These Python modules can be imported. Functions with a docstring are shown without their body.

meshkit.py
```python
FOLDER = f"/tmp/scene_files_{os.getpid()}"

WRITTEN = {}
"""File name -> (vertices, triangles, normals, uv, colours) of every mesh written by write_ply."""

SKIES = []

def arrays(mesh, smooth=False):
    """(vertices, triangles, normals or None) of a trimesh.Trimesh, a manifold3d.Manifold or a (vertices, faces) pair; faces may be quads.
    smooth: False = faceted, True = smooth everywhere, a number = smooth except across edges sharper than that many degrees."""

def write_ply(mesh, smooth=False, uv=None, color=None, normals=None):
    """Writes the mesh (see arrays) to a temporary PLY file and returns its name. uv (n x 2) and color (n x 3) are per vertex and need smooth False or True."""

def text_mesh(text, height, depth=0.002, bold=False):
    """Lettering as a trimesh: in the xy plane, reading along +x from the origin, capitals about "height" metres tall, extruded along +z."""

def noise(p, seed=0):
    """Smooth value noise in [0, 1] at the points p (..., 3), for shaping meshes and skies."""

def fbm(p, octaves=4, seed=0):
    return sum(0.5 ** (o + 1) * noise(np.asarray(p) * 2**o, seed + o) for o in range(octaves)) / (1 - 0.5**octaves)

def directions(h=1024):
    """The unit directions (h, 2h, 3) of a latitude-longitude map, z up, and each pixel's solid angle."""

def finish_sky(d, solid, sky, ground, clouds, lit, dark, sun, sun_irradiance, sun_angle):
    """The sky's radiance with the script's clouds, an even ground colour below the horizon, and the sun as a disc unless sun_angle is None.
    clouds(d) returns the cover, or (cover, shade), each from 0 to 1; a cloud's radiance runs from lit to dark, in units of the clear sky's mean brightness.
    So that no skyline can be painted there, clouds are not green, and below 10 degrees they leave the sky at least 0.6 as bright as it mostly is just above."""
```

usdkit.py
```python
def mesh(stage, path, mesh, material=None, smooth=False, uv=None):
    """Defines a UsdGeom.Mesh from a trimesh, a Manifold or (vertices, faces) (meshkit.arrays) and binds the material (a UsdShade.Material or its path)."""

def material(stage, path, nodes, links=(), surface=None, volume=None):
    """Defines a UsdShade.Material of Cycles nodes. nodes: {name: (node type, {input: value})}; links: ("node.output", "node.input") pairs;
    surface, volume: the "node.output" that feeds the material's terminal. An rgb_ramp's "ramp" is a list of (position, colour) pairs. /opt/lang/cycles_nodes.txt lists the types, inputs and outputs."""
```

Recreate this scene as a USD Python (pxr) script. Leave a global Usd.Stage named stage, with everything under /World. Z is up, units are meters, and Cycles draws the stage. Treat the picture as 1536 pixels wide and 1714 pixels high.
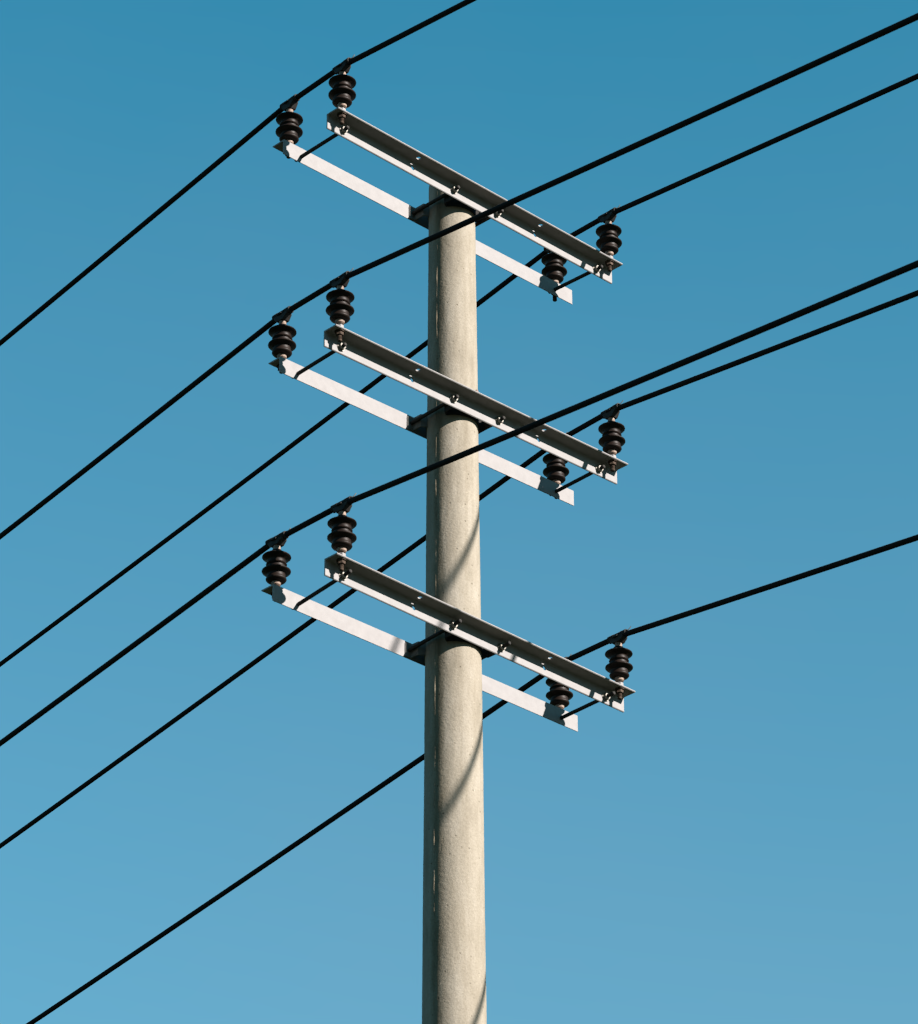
import math
import numpy as np
import trimesh
import manifold3d as m3
from pxr import Gf, Sdf, Usd, UsdGeom, UsdLux, UsdShade
import usdkit
import meshkit

stage = Usd.Stage.CreateInMemory()
UsdGeom.SetStageUpAxis(stage, UsdGeom.Tokens.z)
UsdGeom.SetStageMetersPerUnit(stage, 1.0)
WORLD = UsdGeom.Xform.Define(stage, "/World")
UsdGeom.Scope.Define(stage, "/World/Looks")

# ------------------------------------------------------------------ camera
PITCH, YAW, ROLL, DIST, FPX = 0.50657, 0.00192, -0.00384, 13.05009, 6181.92
cam = UsdGeom.Camera.Define(stage, "/World/camera")
fw = np.array([math.sin(YAW) * math.cos(PITCH), math.cos(YAW) * math.cos(PITCH), math.sin(PITCH)])
rt = np.cross(fw, [0, 0, 1.0]); rt /= np.linalg.norm(rt)
up = np.cross(rt, fw)
rt, up = rt * math.cos(ROLL) + up * math.sin(ROLL), -rt * math.sin(ROLL) + up * math.cos(ROLL)
EYE = np.array([0.0, -DIST, 1.6])
cam.AddTransformOp().Set(Gf.Matrix4d(*rt, 0, *up, 0, *(-fw), 0, *EYE, 1))
cam.CreateHorizontalApertureAttr(36.0)
cam.CreateVerticalApertureAttr(36.0 * 1024 / 918)
cam.CreateFocalLengthAttr(36.0 * FPX / 1536)
cam.CreateClippingRangeAttr(Gf.Vec2f(0.1, 5000))
# a trace of softness, focused far beyond the pole
cam.CreateFStopAttr(34.0)
cam.CreateFocusDistanceAttr(3000.0)
cam.CreateExposureAttr(2.12)

# ------------------------------------------------------------------ sky and sun
SUN_AZ, SUN_EL = 1.03, 0.50          # azimuth from the camera's side (-y) towards +x
SUN = np.array([math.sin(SUN_AZ) * math.cos(SUN_EL), -math.cos(SUN_AZ) * math.cos(SUN_EL), math.sin(SUN_EL)])
SKY_STRENGTH = 0.05
usdkit.material(stage, "/World/Looks/sky_air", {
    "sky": ("sky_texture", {"sky_type": "single_scattering", "sun_disc": False, "sun_elevation": SUN_EL,
                            "sun_rotation": math.atan2(SUN[0], SUN[1]), "altitude": 100.0,
                            "air_density": 1.0, "aerosol_density": 0.3, "ozone_density": 8.0}),
    # the photograph's cool white balance, and a pale veil of mist that thickens towards the horizon
    "tint": ("mix_color", {"blend_type": "multiply", "fac": 1.0, "b": (0.36, 1.15, 0.805), "use_clamp": False, "use_clamp_result": False}),
    "co": ("texture_coordinate", {}),
    "xyz": ("separate_xyz", {}),
    "amount": ("rgb_ramp", {"ramp": [(0.0, (0.86, 0.86, 0.86)), (0.18, (0.54, 0.54, 0.54)), (0.358, (0.22, 0.22, 0.22)), (0.48, (0.11, 0.11, 0.11)), (0.616, (0.0, 0.0, 0.0))]}),
    # thin uneven mist
    "cloud": ("noise_texture", {"scale": 7.0, "detail": 5.0, "roughness": 0.55}),
    "uneven": ("math", {"math_type": "multiply_add", "value2": 0.10, "value3": -0.05}),
    "sum": ("math", {"math_type": "add", "use_clamp": True}),
    "veil": ("mix_color", {"blend_type": "mix", "b": (1.95, 1.65, 1.80), "use_clamp": False, "use_clamp_result": False}),
    "bg": ("background_shader", {"strength": SKY_STRENGTH})},
    [("sky.color", "tint.a"), ("co.generated", "xyz.vector"), ("xyz.z", "amount.fac"), ("co.generated", "cloud.vector"), ("cloud.fac", "uneven.value1"), ("amount.color", "sum.value1"), ("uneven.value", "sum.value2"), ("sum.value", "veil.fac"), ("tint.result", "veil.a"), ("veil.result", "bg.color")], surface="bg.background")
dome = UsdLux.DomeLight.Define(stage, "/World/sky")
UsdShade.MaterialBindingAPI.Apply(dome.GetPrim()).Bind(UsdShade.Material.Get(stage, "/World/Looks/sky_air"))
dome.GetPrim().SetCustomDataByKey("kind", "structure")
sun = UsdLux.DistantLight.Define(stage, "/World/sun")
sun.CreateNormalizeAttr(True)
sun.CreateIntensityAttr(1.25)
sun.CreateAngleAttr(0.55)
sun.CreateColorAttr(Gf.Vec3f(1.0, 0.925, 0.865))
zx = np.cross([0, 0, 1.0], SUN); zx /= np.linalg.norm(zx)
zy = np.cross(SUN, zx)
sun.AddTransformOp().Set(Gf.Matrix4d(*zx, 0, *zy, 0, *SUN, 0, 0, 0, 30, 1))

# ------------------------------------------------------------------ materials
L = "/World/Looks/"


def mat(name, dark, light, rough=0.5, metallic=0.0, scale=12.0, spec=0.5, bump=0.0, bump_scale=60.0, coat=0.0, stretch=(1, 1, 1), detail=5.0, spread=(0.35, 0.65)):
    nodes = {"co": ("texture_coordinate", {}), "map": ("mapping", {"scale": stretch}),
             "n": ("noise_texture", {"scale": scale, "detail": detail, "roughness": 0.6}),
             "r": ("rgb_ramp", {"ramp": [(spread[0], dark), (spread[1], light)]}),
             "p": ("principled_bsdf", {"roughness": rough, "metallic": metallic, "specular_ior_level": spec, "coat_weight": coat, "coat_roughness": 0.12})}
    links = [("co.object", "map.vector"), ("map.vector", "n.vector"), ("n.fac", "r.fac"), ("r.color", "p.base_color")]
    if bump:
        nodes["bn"] = ("noise_texture", {"scale": bump_scale, "detail": 4.0, "roughness": 0.6})
        nodes["b"] = ("bump", {"strength": 1.0, "distance": bump})
        links += [("co.object", "bn.vector"), ("bn.fac", "b.height"), ("b.normal", "p.normal")]
    return usdkit.material(stage, L + name, nodes, links, surface="p.BSDF")


SEAM_ANGLE = math.radians(-39.5)            # from the camera's side, towards its left


def concrete(name):
    seam = (math.cos(SEAM_ANGLE), math.sin(SEAM_ANGLE), 0.0)      # across the seam
    nodes = {
        "co": ("texture_coordinate", {}),
        # broad blotches, drawn out down the shaft
        "m1": ("mapping", {"scale": (1.0, 1.0, 0.32)}),
        "n1": ("noise_texture", {"scale": 14.0, "detail": 5.0, "roughness": 0.6}),
        "r1": ("rgb_ramp", {"ramp": [(0.30, (0.119, 0.104, 0.081)), (0.50, (0.146, 0.129, 0.103)), (0.70, (0.168, 0.151, 0.125))]}),
        # fine sand grain
        "n2": ("noise_texture", {"scale": 130.0, "detail": 3.0, "roughness": 0.65}),
        "r2": ("rgb_ramp", {"ramp": [(0.30, (0.84, 0.83, 0.80)), (0.50, (1.0, 1.0, 1.0)), (0.70, (1.10, 1.10, 1.09))]}),
        "mul": ("mix_color", {"blend_type": "multiply", "fac": 0.85, "use_clamp": False}),
        # rain streaks
        "m3": ("mapping", {"scale": (1.0, 1.0, 0.035)}),
        "n3": ("noise_texture", {"scale": 42.0, "detail": 3.0, "roughness": 0.5}),
        "r3": ("rgb_ramp", {"ramp": [(0.35, (0.91, 0.90, 0.88)), (0.55, (1.0, 1.0, 1.0))]}),
        "mul2": ("mix_color", {"blend_type": "multiply", "fac": 0.8, "use_clamp": False}),
        # scattered air holes
        "v": ("voronoi_texture", {"scale": 24.0, "randomness": 1.0}),
        "rv": ("rgb_ramp", {"ramp": [(0.06, (0.42, 0.40, 0.36)), (0.11, (1.0, 1.0, 1.0))]}),
        "mul3": ("mix_color", {"blend_type": "multiply", "fac": 0.75, "use_clamp": False}),
        # a few pale grains
        "v2": ("voronoi_texture", {"scale": 31.0, "randomness": 1.0}),
        "rw": ("rgb_ramp", {"ramp": [(0.05, (1.35, 1.35, 1.35)), (0.10, (1.0, 1.0, 1.0))]}),
        "mul4": ("mix_color", {"blend_type": "multiply", "fac": 1.0, "use_clamp": False}),
        # browner, darker band beside the mould seams, in ragged patches
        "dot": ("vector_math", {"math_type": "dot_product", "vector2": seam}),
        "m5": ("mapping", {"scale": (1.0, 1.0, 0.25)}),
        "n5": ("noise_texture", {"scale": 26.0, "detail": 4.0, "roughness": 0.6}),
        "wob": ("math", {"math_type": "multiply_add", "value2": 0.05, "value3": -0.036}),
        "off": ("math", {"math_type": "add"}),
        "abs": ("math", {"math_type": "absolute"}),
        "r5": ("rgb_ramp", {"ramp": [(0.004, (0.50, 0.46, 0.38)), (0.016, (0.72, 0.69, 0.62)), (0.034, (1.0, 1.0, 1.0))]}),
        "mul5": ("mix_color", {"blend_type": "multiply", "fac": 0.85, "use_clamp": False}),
        "nb": ("noise_texture", {"scale": 85.0, "detail": 5.0, "roughness": 0.7}),
        "b1": ("bump", {"strength": 0.9, "distance": 0.0022}),
        "b2": ("bump", {"strength": 0.8, "distance": 0.0015}),
        "p": ("principled_bsdf", {"roughness": 0.9, "specular_ior_level": 0.12}),
    }
    links = [("co.object", "m1.vector"), ("m1.vector", "n1.vector"), ("n1.fac", "r1.fac"),
             ("co.object", "n2.vector"), ("n2.fac", "r2.fac"), ("r1.color", "mul.a"), ("r2.color", "mul.b"),
             ("co.object", "m3.vector"), ("m3.vector", "n3.vector"), ("n3.fac", "r3.fac"), ("mul.result", "mul2.a"), ("r3.color", "mul2.b"),
             ("co.object", "v.vector"), ("v.distance", "rv.fac"), ("mul2.result", "mul3.a"), ("rv.color", "mul3.b"),
             ("co.object", "v2.vector"), ("v2.distance", "rw.fac"), ("mul3.result", "mul4.a"), ("rw.color", "mul4.b"),
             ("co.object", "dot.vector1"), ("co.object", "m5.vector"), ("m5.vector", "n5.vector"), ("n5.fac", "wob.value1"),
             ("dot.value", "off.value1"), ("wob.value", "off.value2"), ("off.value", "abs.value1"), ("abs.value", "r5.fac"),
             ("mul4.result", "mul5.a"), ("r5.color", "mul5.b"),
             ("mul5.result", "p.base_color"),
             ("co.object", "nb.vector"), ("nb.fac", "b1.height"), ("rv.color", "b2.height"), ("b1.normal", "b2.normal"), ("b2.normal", "p.normal")]
    return usdkit.material(stage, L + name, nodes, links, surface="p.BSDF")


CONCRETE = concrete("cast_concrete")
GALV = mat("galvanised_steel", (0.132, 0.126, 0.125), (0.150, 0.144, 0.143), rough=0.7, spec=0.10, scale=26.0, bump=0.0004, bump_scale=90.0, spread=(0.3, 0.7))
GALV_DULL = mat("dull_galvanised_steel", (0.07, 0.064, 0.053), (0.15, 0.137, 0.115), rough=0.55, metallic=0.3, scale=60.0, bump=0.0004)
ZINC_DULL = mat("dull_zinc_sheet", (0.075, 0.072, 0.066), (0.105, 0.100, 0.092), rough=0.7, scale=40.0, spec=0.1)
DARK_STEEL = mat("dark_weathered_steel", (0.008, 0.0075, 0.007), (0.020, 0.018, 0.016), rough=0.8, spec=0.15, scale=70.0)
RUST = mat("rusty_steel", (0.060, 0.032, 0.020), (0.145, 0.103, 0.076), rough=0.75, metallic=0.1, scale=90.0, bump=0.0005)
SHADED_RUST = mat("shaded_rusty_steel", (0.020, 0.013, 0.009), (0.052, 0.036, 0.026), rough=0.8, scale=90.0, spec=0.1, bump=0.0005)  # rust, deepened: the shade under the flange is put into the colour
PORCELAIN = mat("brown_glazed_porcelain", (0.0045, 0.0027, 0.0019), (0.0090, 0.0052, 0.0036), rough=0.52, scale=30.0, spec=0.10)
RUBBER = mat("black_cable_sheath", (0.003, 0.003, 0.003), (0.005, 0.005, 0.005), rough=0.85, scale=40.0, spec=0.08)
GROUND = mat("dry_grass_soil", (0.009, 0.017, 0.007), (0.022, 0.031, 0.014), rough=1.0, scale=0.6, spec=0.1, detail=8.0, bump=0.03, bump_scale=6.0)

# ------------------------------------------------------------------ helpers
used = {}


def path_for(parent, name):
    base = "/World" if parent is None else str(parent.GetPath())
    n = used.get((base, name), 0)
    used[(base, name)] = n + 1
    return f"{base}/{name}" + (f"_{n:03d}" if n else "")


def obj(name, mesh, material, parent=None, smooth=30):
    return usdkit.mesh(stage, path_for(parent, name), mesh, material, smooth=smooth).GetPrim()


def tag(p, **kw):
    for k, v in kw.items():
        p.SetCustomDataByKey(k, v)
    return p


def tri(man):
    m = man.to_mesh()
    return trimesh.Trimesh(m.vert_properties[:, :3], m.tri_verts, process=False)


def place(mesh, X, Y, Z, o):
    """The mesh's local axes become the world vectors X, Y, Z at the point o."""
    m = mesh.copy()
    B = np.stack([X, Y, Z], 1)
    v = m.vertices @ B.T + o
    f = m.faces if np.linalg.det(B) > 0 else m.faces[:, ::-1]
    return trimesh.Trimesh(v, f, process=False)


def lathe(profile, sections=40):
    """Closed solid of revolution about z from (radius, height) pairs that start and end on the axis."""
    return trimesh.creation.revolve(np.array(profile, float), sections=sections)


def hexagon(r, h, z0=0.0, chamfer=0.0018):
    cs = m3.CrossSection([[(r * math.cos(a), r * math.sin(a)) for a in np.arange(6) * math.pi / 3]])
    body = m3.Manifold.extrude(cs, h)
    cone = m3.Manifold.revolve(m3.CrossSection([[(0, 0), (r * 0.90, 0), (r * 1.02, chamfer), (r * 1.02, h - chamfer), (r * 0.90, h), (0, h)]]), 36)
    return tri((body ^ cone).translate([0, 0, z0]))


def tube(points, radius, sides=12):
    P = np.asarray(points, float)
    T = np.gradient(P, axis=0); T /= np.linalg.norm(T, axis=1, keepdims=True)
    U = np.cross(T, [0, 0, 1.0]); U /= np.linalg.norm(U, axis=1, keepdims=True)
    V = np.cross(U, T)
    a = np.arange(sides) * 2 * math.pi / sides
    r = np.broadcast_to(np.asarray(radius, float), (len(P),))
    ring = P[:, None] + r[:, None, None] * (np.cos(a)[None, :, None] * U[:, None] + np.sin(a)[None, :, None] * V[:, None])
    v = np.vstack([ring.reshape(-1, 3), P[:1], P[-1:]])
    n, f = len(P), []
    for i in range(n - 1):
        for k in range(sides):
            k2 = (k + 1) % sides
            A, B, C, D = i * sides + k, i * sides + k2, (i + 1) * sides + k2, (i + 1) * sides + k
            f += [[A, C, B], [A, D, C]]
    for k in range(sides):
        k2 = (k + 1) % sides
        f += [[n * sides, k, k2], [n * sides + 1, (n - 1) * sides + k2, (n - 1) * sides + k]]
    m = trimesh.Trimesh(v, f, process=False)
    if m.volume < 0:
        m.invert()
    return m


def bolt_mesh(r, z0, z1, pitch=0.0):
    """A round bar along z with chamfered ends; with a pitch it carries thread ridges."""
    pr = [(0, z0), (r * 0.75, z0), (r, z0 + r * 0.3)]
    if pitch:
        for z in np.arange(z0 + r * 0.3 + pitch, z1 - r * 0.3 - pitch, pitch):
            pr += [(r, z), (r * 0.88, z + pitch * 0.5)]
    pr += [(r, z1 - r * 0.3), (r * 0.75, z1), (0, z1)]
    return lathe(pr, 16)


# ------------------------------------------------------------------ ground
ground_v = np.array([(-1500, -1500, 0), (1500, -1500, 0), (1500, 1500, 0), (-1500, 1500, 0)], float)
tag(obj("ground", (ground_v, np.array([[0, 1, 2], [0, 2, 3]])), GROUND, smooth=False), kind="structure")

# ------------------------------------------------------------------ the pole
R10, TAPER = 0.1000, 0.006411
TOP = 10.42


def radius_at(z):
    return R10 + TAPER * (10 - np.asarray(z, float))


pole_x = UsdGeom.Xform.Define(stage, path_for(None, "utility_pole"))
pole = tag(pole_x.GetPrim(), label="tapered round concrete utility pole with three tiers of steel crossarms and brown insulators", category="utility pole")


def shaft_mesh():
    zs = np.concatenate([np.arange(-0.6, 5.6, 0.2), np.arange(5.6, TOP - 0.01, 0.018), [TOP - 0.008]])
    n = 120
    a = np.arange(n) * 2 * math.pi / n
    z, t = np.meshgrid(zs, a, indexing="ij")
    p = np.stack([np.cos(t), np.sin(t), z], -1)
    lump = (meshkit.fbm(p * [2.2, 2.2, 2.0], 4, 3) - 0.5) * 0.0030 + (meshkit.fbm(p * [14, 14, 90], 3, 11) - 0.5) * 0.0012
    r = radius_at(z) + lump
    v = np.stack([r * np.cos(t), r * np.sin(t), z], -1).reshape(-1, 3)
    f = []
    m = len(zs)
    i, k = np.meshgrid(np.arange(m - 1), np.arange(n), indexing="ij")
    k2 = (k + 1) % n
    A, B, C, D = i * n + k, i * n + k2, (i + 1) * n + k2, (i + 1) * n + k
    f = np.concatenate([np.stack([A, B, C], -1).reshape(-1, 3), np.stack([A, C, D], -1).reshape(-1, 3)])
    rt_ = radius_at(TOP)
    ring = [(rt_ - 0.008) * np.cos(a), (rt_ - 0.008) * np.sin(a), np.full(n, TOP)]
    v = np.vstack([v, np.stack(ring, 1), [[0, 0, TOP + 0.012]], [[0, 0, -0.6]]])
    o, c, b = m * n, m * n + n, m * n + n + 1
    extra = []
    for q in range(n):
        q2 = (q + 1) % n
        extra += [[(m - 1) * n + q, (m - 1) * n + q2, o + q2], [(m - 1) * n + q, o + q2, o + q], [o + q, o + q2, c], [q2, q, b]]
    return trimesh.Trimesh(v, np.vstack([f, extra]), process=False)


def seam_mesh(angle):
    """The burr left where the two halves of the mould met: a ragged ridge with gaps."""
    zs = np.arange(2.0, TOP - 0.03, 0.006)
    q = np.stack([zs * 0 + angle, zs * 0, zs], 1)
    high = -0.0003 + 0.0050 * np.clip((meshkit.fbm(q * [1, 1, 11], 4, 21) - 0.44) * 3.2, 0, 1) * (0.25 + 0.75 * meshkit.noise(q * [1, 1, 45], 5))
    wide = 0.0024 + 0.0030 * meshkit.noise(q * [1, 1, 25], 8)
    wob = (meshkit.fbm(q * [1, 1, 5], 3, 33) - 0.5) * 0.006
    er, et = np.array([math.sin(angle), -math.cos(angle), 0]), np.array([math.cos(angle), math.sin(angle), 0])
    r = radius_at(zs)
    rows = []
    for off, h in ((-1.6, -0.004), (-0.6, 1.0), (0.6, 1.0), (1.6, -0.004)):
        rad = r + (high if h > 0 else h)
        rows.append(er * rad[:, None] + et * (wob + off * wide)[:, None] + np.stack([zs * 0, zs * 0, zs], 1))
    P = np.stack(rows, 1)
    n, f = len(zs), []
    v = P.reshape(-1, 3)
    for i in range(n - 1):
        for k in range(4):
            k2 = (k + 1) % 4
            A, B, C, D = i * 4 + k, i * 4 + k2, (i + 1) * 4 + k2, (i + 1) * 4 + k
            f += [[A, B, C], [A, C, D]]
    f += [[0, 2, 1], [0, 3, 2], [(n - 1) * 4, (n - 1) * 4 + 1, (n - 1) * 4 + 2], [(n - 1) * 4, (n - 1) * 4 + 2, (n - 1) * 4 + 3]]
    m = trimesh.Trimesh(v, f, process=False)
    if m.volume < 0:
        m.invert()
    return m


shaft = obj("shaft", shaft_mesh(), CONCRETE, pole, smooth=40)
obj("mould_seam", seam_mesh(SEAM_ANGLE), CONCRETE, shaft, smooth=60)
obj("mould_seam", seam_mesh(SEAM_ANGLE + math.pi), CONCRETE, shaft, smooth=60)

# ------------------------------------------------------------------ crossarms
FL, TH = 0.0722, 0.006                      # flange width, thickness
ON = (0.12441, 0.12230)                     # the arms' inner faces from the pole's axis
PSI = ((0.76798, 0.76512), (0.76533, 0.76437), (0.76696, 0.76559))
ENDS = (((-0.82825, 0.83940, 10.32916, 10.31577), (-0.83902, 0.84759, 10.32545, 10.32808)),
        ((-0.82160, 0.83443, 9.29348, 9.31371), (-0.83132, 0.83053, 9.28231, 9.31001)),
        ((-0.80056, 0.83919, 8.28032, 8.25056), (-0.83899, 0.82686, 8.25398, 8.24655)))
INS_OFF = 0.0470
INS = ((-0.78709, -0.77208, 0.78265, 0.78673), (-0.77970, -0.78313, 0.76549, 0.77341), (-0.75467, -0.78649, 0.77275, 0.77055))  # left near, left far, right near, right far
ROD_END_Z, ROD_POLE_Z = -0.043, -0.037


def arm_axes(t, side):
    """Unit vectors (along the arm, outward from the pole, up) and the arm's top inner edge at s = 0."""
    ps = PSI[t][side]
    s0, s1, z0, z1 = ENDS[t][side]
    slope = (z1 - z0) / (s1 - s0)
    A = np.array([math.cos(ps), math.sin(ps), slope])
    N = np.array([math.sin(ps), -math.cos(ps), 0]) * (1 if side == 0 else -1)
    return A, N, np.array([0, 0, 1.0]), N * ON[side] + np.array([0, 0, z0 - slope * s0])


def crossarm_mesh(s0, s1, holes):
    """Angle bar along x: the web hangs from z = 0 at y = 0..TH, the top flange reaches out to y = FL."""
    r = 0.006
    pts = [(0, 0), (0, -FL), (TH * 0.55, -FL), (TH, -FL + TH * 0.45), (TH, -TH - r)]
    pts += [(TH + r - r * math.cos(a), -TH - r + r * math.sin(a)) for a in np.linspace(0.3, math.pi / 2, 4)]
    pts += [(FL - TH * 0.45, -TH), (FL, -TH * 0.55), (FL, 0)]
    cs = m3.CrossSection([[(y, z) for y, z in pts]])
    if cs.area() <= 0:
        cs = m3.CrossSection([[(y, z) for y, z in pts[::-1]]])
    bar = m3.Manifold.extrude(cs, s1 - s0)                      # profile (y, z), length along z'
    bar = bar.transform([[0, 0, 1, s0], [1, 0, 0, 0], [0, 1, 0, 0]])
    for s, where in holes:
        if where == "top":
            bar -= m3.Manifold.cylinder(0.06, 0.0095, 0.0095, 20).translate([s, 0.040, -0.03])
        else:
            bar -= m3.Manifold.cylinder(0.06, 0.0095, 0.0095, 20).rotate([90, 0, 0]).translate([s, 0.03, -0.038])
    return tri(bar)


def saddle_mesh(r, plane):
    """M-shaped packing iron: two feet on the arm, two legs along the pole's flanks and an arc round its face. y runs from the arm towards the pole."""
    t = 0.005
    leg = r + 0.007
    gap = plane - r
    feet = leg + 0.030
    deep = gap + 0.034
    arc = [(-r * 1.0 * math.sin(a), plane - (r + 0.0022) * math.cos(a)) for a in np.linspace(-1.0, 1.0, 15)]
    arc = arc[::-1]
    mid = [(-feet, t / 2), (-leg, t / 2), (-leg + 0.001, deep)] + [p for p in arc if abs(p[0]) < leg - 0.012] + [(leg - 0.001, deep), (leg, t / 2), (feet, t / 2)]
    from shapely.geometry import LineString, Polygon, Point
    shape = LineString(mid).buffer(t / 2, cap_style="flat", join_style="round", quad_segs=3)
    shape = shape.difference(Point(0, plane).buffer(r + 0.0004, quad_segs=24))
    if hasattr(shape, "geoms"):
        shape = max(shape.geoms, key=lambda g: g.area)
    m = trimesh.creation.extrude_polygon(shape, 0.058, engine="earcut")
    m.apply_translation([0, 0, -0.068])
    return m


def insulator(t, side, s, along):
    A, N, Z, o = arm_axes(t, side)
    Ah = np.array([A[0], A[1], 0])
    base = o + A * s + N * INS_OFF
    put = lambda m: place(m, Ah, N, Z, base) if side == 1 else place(m, -Ah, N, Z, base)
    body = [(0, .0425), (.018, .0425), (.0300, .0450), (.0375, .0490), (.0408, .0540), (.0400, .0590), (.0360, .0625), (.0352, .0700), (.0362, .0765),
            (.0470, .0830), (.0540, .0862), (.0570, .0895), (.0566, .0925), (.0530, .0950), (.0440, .0985), (.0372, .1020), (.0352, .1070),
            (.0352, .1140), (.0395, .1168), (.0412, .1200), (.0395, .1232), (.0352, .1260), (.0352, .1340), (.0372, .1400), (.0470, .1455),
            (.0538, .1488), (.0568, .1520), (.0562, .1550), (.0520, .1580), (.0420, .1630), (.0320, .1690), (.0240, .1755), (.0200, .1820), (0, .1820)]
    ins = obj("insulator", put(lathe(body, 48)), PORCELAIN, pole, smooth=50)
    # pin through the flange, collar, nuts
    obj("pin", put(bolt_mesh(0.0095, -0.052 if side == 0 else (-0.060 if t == 0 and s > 0 else -0.038), 0.050, 0.003)), SHADED_RUST, ins)
    collar = [(0, .026), (.0135, .026), (.0185, .031), (.0195, .0415), (.0180, .0470), (0, .0470)]
    obj("pin_collar", put(lathe(collar, 24)), RUST, ins)
    obj("nut", put(trimesh.util.concatenate([hexagon(0.0165, 0.016, 0.004), lathe([(0, .0004), (.021, .0004), (.021, .0036), (0, .0036)], 24)])), GALV, ins)
    obj("nut", put(trimesh.util.concatenate([hexagon(0.0160, 0.014, -0.0245), lathe([(0, -.0100), (.020, -.0100), (.020, -.0064), (0, -.0064)], 24)])), SHADED_RUST, ins)
    neck = [(0, .178), (.0145, .178), (.0155, .186), (.0150, .203), (.0165, .2080), (0, .2080)]
    obj("neck", put(lathe(neck, 28)), RUST, ins)
    # grooved head that carries the cable, keeper strap and binding wire: built along the cable's run
    d = along / np.linalg.norm(along)
    q = np.cross(Z, d); q /= np.linalg.norm(q)
    w = np.cross(d, q)
    top = base + Z * (WIRE_H + dz_of(t, side, s))
    h = float(top[2] - base[2])
    ball = lambda c, rr: m3.Manifold.sphere(rr, 10).translate(list(c))
    hull = m3.Manifold.batch_hull([ball((x, y, z), 0.004) for x in (-0.034, 0.034) for y in (-0.012, 0.012) for z in (-0.016, -0.010)] +
                                  [ball((x, y, z), 0.003) for x in (-0.017, 0.017) for y in (-0.015, 0.015) for z in (-h + 0.204,)])
    groove = m3.Manifold.cylinder(0.14, 0.0108, 0.0108, 20, True).rotate([0, 90, 0])
    head = tri(hull - groove)
    obj("head", place(head, d, q, w, top), DARK_STEEL, ins, smooth=40)
    strap = m3.Manifold.cylinder(0.030, 0.0150, 0.0150, 24, True).rotate([0, 90, 0]) - m3.Manifold.cylinder(0.2, 0.0112, 0.0112, 24, True).rotate([0, 90, 0])
    ear = m3.Manifold.cube([0.024, 0.046, 0.006], True).translate([0, 0, -0.006])
    strap = strap + (ear - m3.Manifold.cylinder(0.2, 0.0112, 0.0112, 24, True).rotate([0, 90, 0]))
    k = obj("keeper_strap", place(tri(strap), d, q, w, top), DARK_STEEL, ins, smooth=40)
    coils = []
    for sgn in (-1, 1):
        for j in range(6):
            c = sgn * (0.0205 + 0.0054 * j)
            ring = trimesh.creation.torus(0.0132, 0.0028, major_sections=20, minor_sections=8)
            ring = place(ring, np.array([0, 1.0, 0]), np.array([0, 0, 1.0]), np.array([1.0, 0, 0]), np.array([c, 0, 0]))
            coils.append(ring)
    obj("binding_wire", place(trimesh.util.concatenate(coils), d, q, w, top), DARK_STEEL, ins, smooth=60)
    tail = tube([(0.050, 0.004, 0.012), (0.058, 0.007, 0.018), (0.064, 0.010, 0.027)], 0.0017, 8)
    obj("wire_tail", place(tail, d, q, w, top), GALV_DULL, ins, smooth=60)


WIRE_H = 0.234
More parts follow.
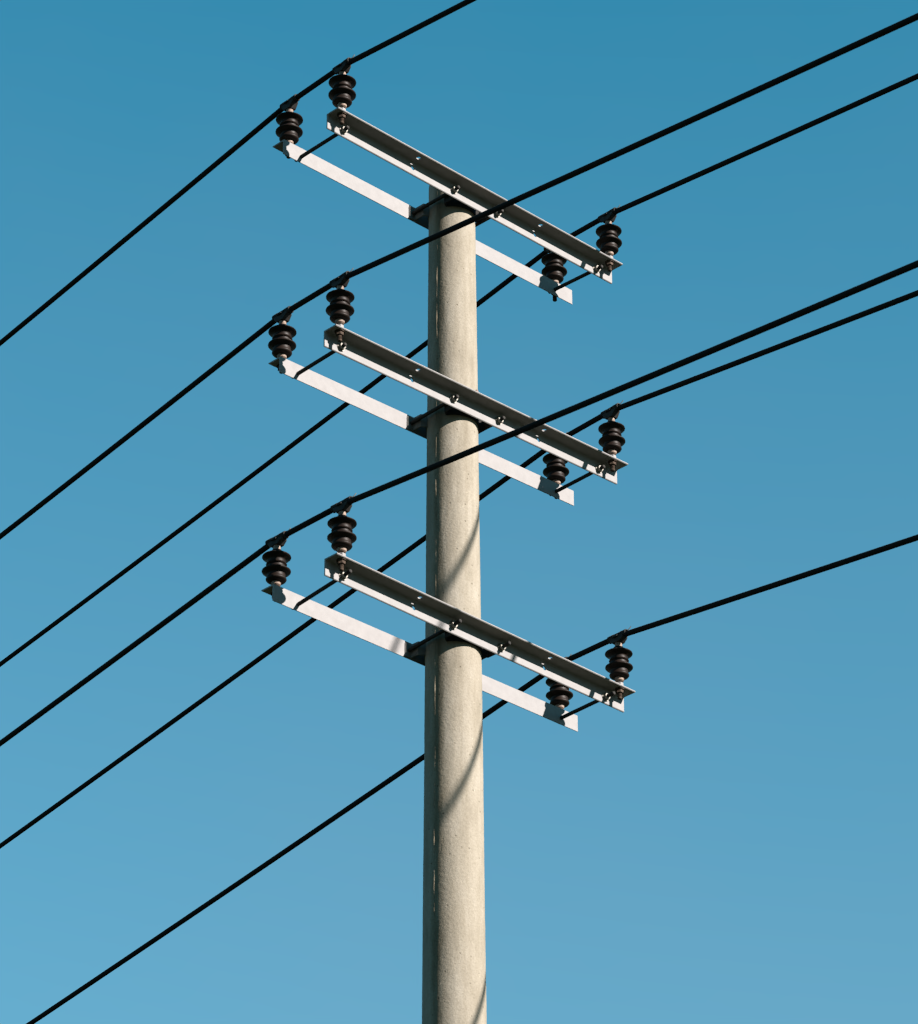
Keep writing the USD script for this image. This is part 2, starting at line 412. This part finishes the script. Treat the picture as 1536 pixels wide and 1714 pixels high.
# near azimuth, slope and curvature; far azimuth, slope and curvature; height trims at the near and far insulators
WIRES = (((0.75501, 0.11230, 0.00300, 0.69002, 0.06868, 0.00299, 0.00309, 0.00715), (0.76171, 0.10080, 0.00290, 0.68882, 0.08845, 0.00355, 0.00415, -0.00602)),
         ((0.75534, 0.11398, 0.00266, 0.68994, 0.07901, 0.00303, 0.00304, 0.00464), (0.75611, 0.11590, 0.00292, 0.69057, 0.10529, 0.00267, 0.00691, 0.00273)),
         ((0.75530, 0.09373, 0.00270, 0.68977, 0.08823, 0.00311, 0.00264, -0.00061), (0.75524, 0.11139, 0.00295, 0.68996, 0.11301, 0.00302, -0.00026, 0.00151)))


def dz_of(t, side, s):
    return WIRES[t][0 if s < 0 else 1][6 + side]


def wire_top(t, side, s):
    A, N, Z, o = arm_axes(t, side)
    return o + A * s + N * INS_OFF + Z * (WIRE_H + dz_of(t, side, s))


def run(P0, az, slope, curve, t):
    return P0 + np.stack([np.sin(az) * t, -np.cos(az) * t, -slope * t + 0.5 * curve * t * t], -1)


def rounded(points, corners, reach=0.055):
    """Replaces each corner of the polyline by a short bend."""
    out = []
    for i, p in enumerate(points):
        if i in corners:
            a, b = points[i - 1] - p, points[i + 1] - p
            a, b = a / np.linalg.norm(a), b / np.linalg.norm(b)
            for k in np.linspace(0, 1, 9):
                out.append((1 - k) ** 2 * (p + a * reach) + 2 * k * (1 - k) * p + k * k * (p + b * reach))
        else:
            out.append(p)
    return np.array(out)


ROWS = ("top", "middle", "bottom")
for t in range(3):
    axes = [arm_axes(t, 0), arm_axes(t, 1)]
    rr = float(radius_at(ENDS[t][0][2] - 0.04))
    left, right = -(rr + 0.018), max(0.136, rr + 0.020)
    end_l, end_r = INS[t][0] + 0.043, INS[t][2] - 0.043
    for side in (0, 1):
        A, N, Z, o = axes[side]
        s0, s1 = ENDS[t][side][:2]
        mid = (s0 + s1) / 2
        holes = [(mid - 0.355, "top"), (mid + 0.362, "top")] + ([(mid - 0.355, "web"), (mid + 0.362, "web")] if side == 0 else [])
        arm = obj("crossarm", place(crossarm_mesh(s0, s1, holes), A, N, Z, o), GALV, pole, smooth=25)
        An = A / np.linalg.norm(A)
        obj("packing_iron", place(saddle_mesh(rr, ON[side]), A, -N, Z, o), DARK_STEEL if side == 0 else ZINC_DULL, pole, smooth=25)
    # tie bars that draw the two arms together: one at each end, one at each flank of the pole
    N0 = axes[0][1]
    for s, dz in ((end_l, ROD_END_Z), (left, ROD_POLE_Z), (right, ROD_POLE_Z), (end_r, ROD_END_Z)):
        a, b = axes[0][3] + axes[0][0] * s + axes[0][2] * dz, axes[1][3] + axes[1][0] * s + axes[1][2] * dz
        d = a - b
        span = float(np.linalg.norm(d)); d /= span
        x = np.cross([0, 0, 1.0], d); x /= np.linalg.norm(x)
        y = np.cross(d, x)
        out = (0.034, 0.030, 0.048)[t] + (0.004 if s > 0 else 0.0)
        rod = obj("tie_bar", place(bolt_mesh(0.008, -0.030 - TH, span + TH + out), x, y, d, b), DARK_STEEL, pole)
        lo = 0.006
        for z0, face in ((span + TH, 1), (-TH - 0.0165, 1)):
            obj("nut", place(hexagon(0.0150, 0.0130, z0 + 0.0032), x, y, d, b), GALV_DULL, rod)
            obj("washer", place(lathe([(0.0082, z0 + 0.0003), (.0190, z0 + 0.0003), (.0190, z0 + 0.0031), (0.0082, z0 + 0.0031)], 24) if z0 > 0 else
                                lathe([(0.0082, -TH - 0.0031), (.0190, -TH - 0.0031), (.0190, -TH - 0.0003), (0.0082, -TH - 0.0003)], 24), x, y, d, b), GALV_DULL, rod)
    for side, (sl, sr) in ((0, (INS[t][0], INS[t][2])), (1, (INS[t][1], INS[t][3]))):
        for s, o_near, o_far in ((sl, INS[t][0], INS[t][1]), (sr, INS[t][2], INS[t][3])):
            insulator(t, side, s, wire_top(t, 0, o_near) - wire_top(t, 1, o_far))

# a small rusty bolt left in the pole's flank just above the middle arms
ang = math.radians(66)
er, et = np.array([math.sin(ang), -math.cos(ang), 0]), np.array([math.cos(ang), math.sin(ang), 0])
zb = 9.375
obj("rusty_bolt", place(trimesh.util.concatenate([hexagon(0.013, 0.010, 0.003), bolt_mesh(0.007, -0.02, 0.004)]), et, np.array([0, 0, 1.0]), er, er * (radius_at(zb) - 0.003) + np.array([0, 0, zb])), RUST, pole)

# ------------------------------------------------------------------ cables
steps_n = np.concatenate([np.arange(0.15, 8, 0.25), np.arange(8, 58.1, 1.0)])
for t in range(3):
    for k, word in ((0, "left"), (1, "right")):
        azn, sn, cn, azf, sf, cf, _, _ = WIRES[t][k]
        PN, PF = wire_top(t, 0, INS[t][2 * k]), wire_top(t, 1, INS[t][2 * k + 1])
        pts = np.vstack([run(PF, azf + math.pi, sf, cf, steps_n)[::-1], PF[None], PN[None], run(PN, azn, sn, cn, steps_n)])
        m = len(steps_n)
        pts = rounded(pts, {m, m + 1})
        c = obj("power_cable", tube(pts, 0.0115, 14), RUBBER, smooth=60)
        tag(c, label=f"black power cable tied along the two insulators at the {word} end of the {ROWS[t]} crossarms", category="power cable",
            group="black cables strung over the utility pole")
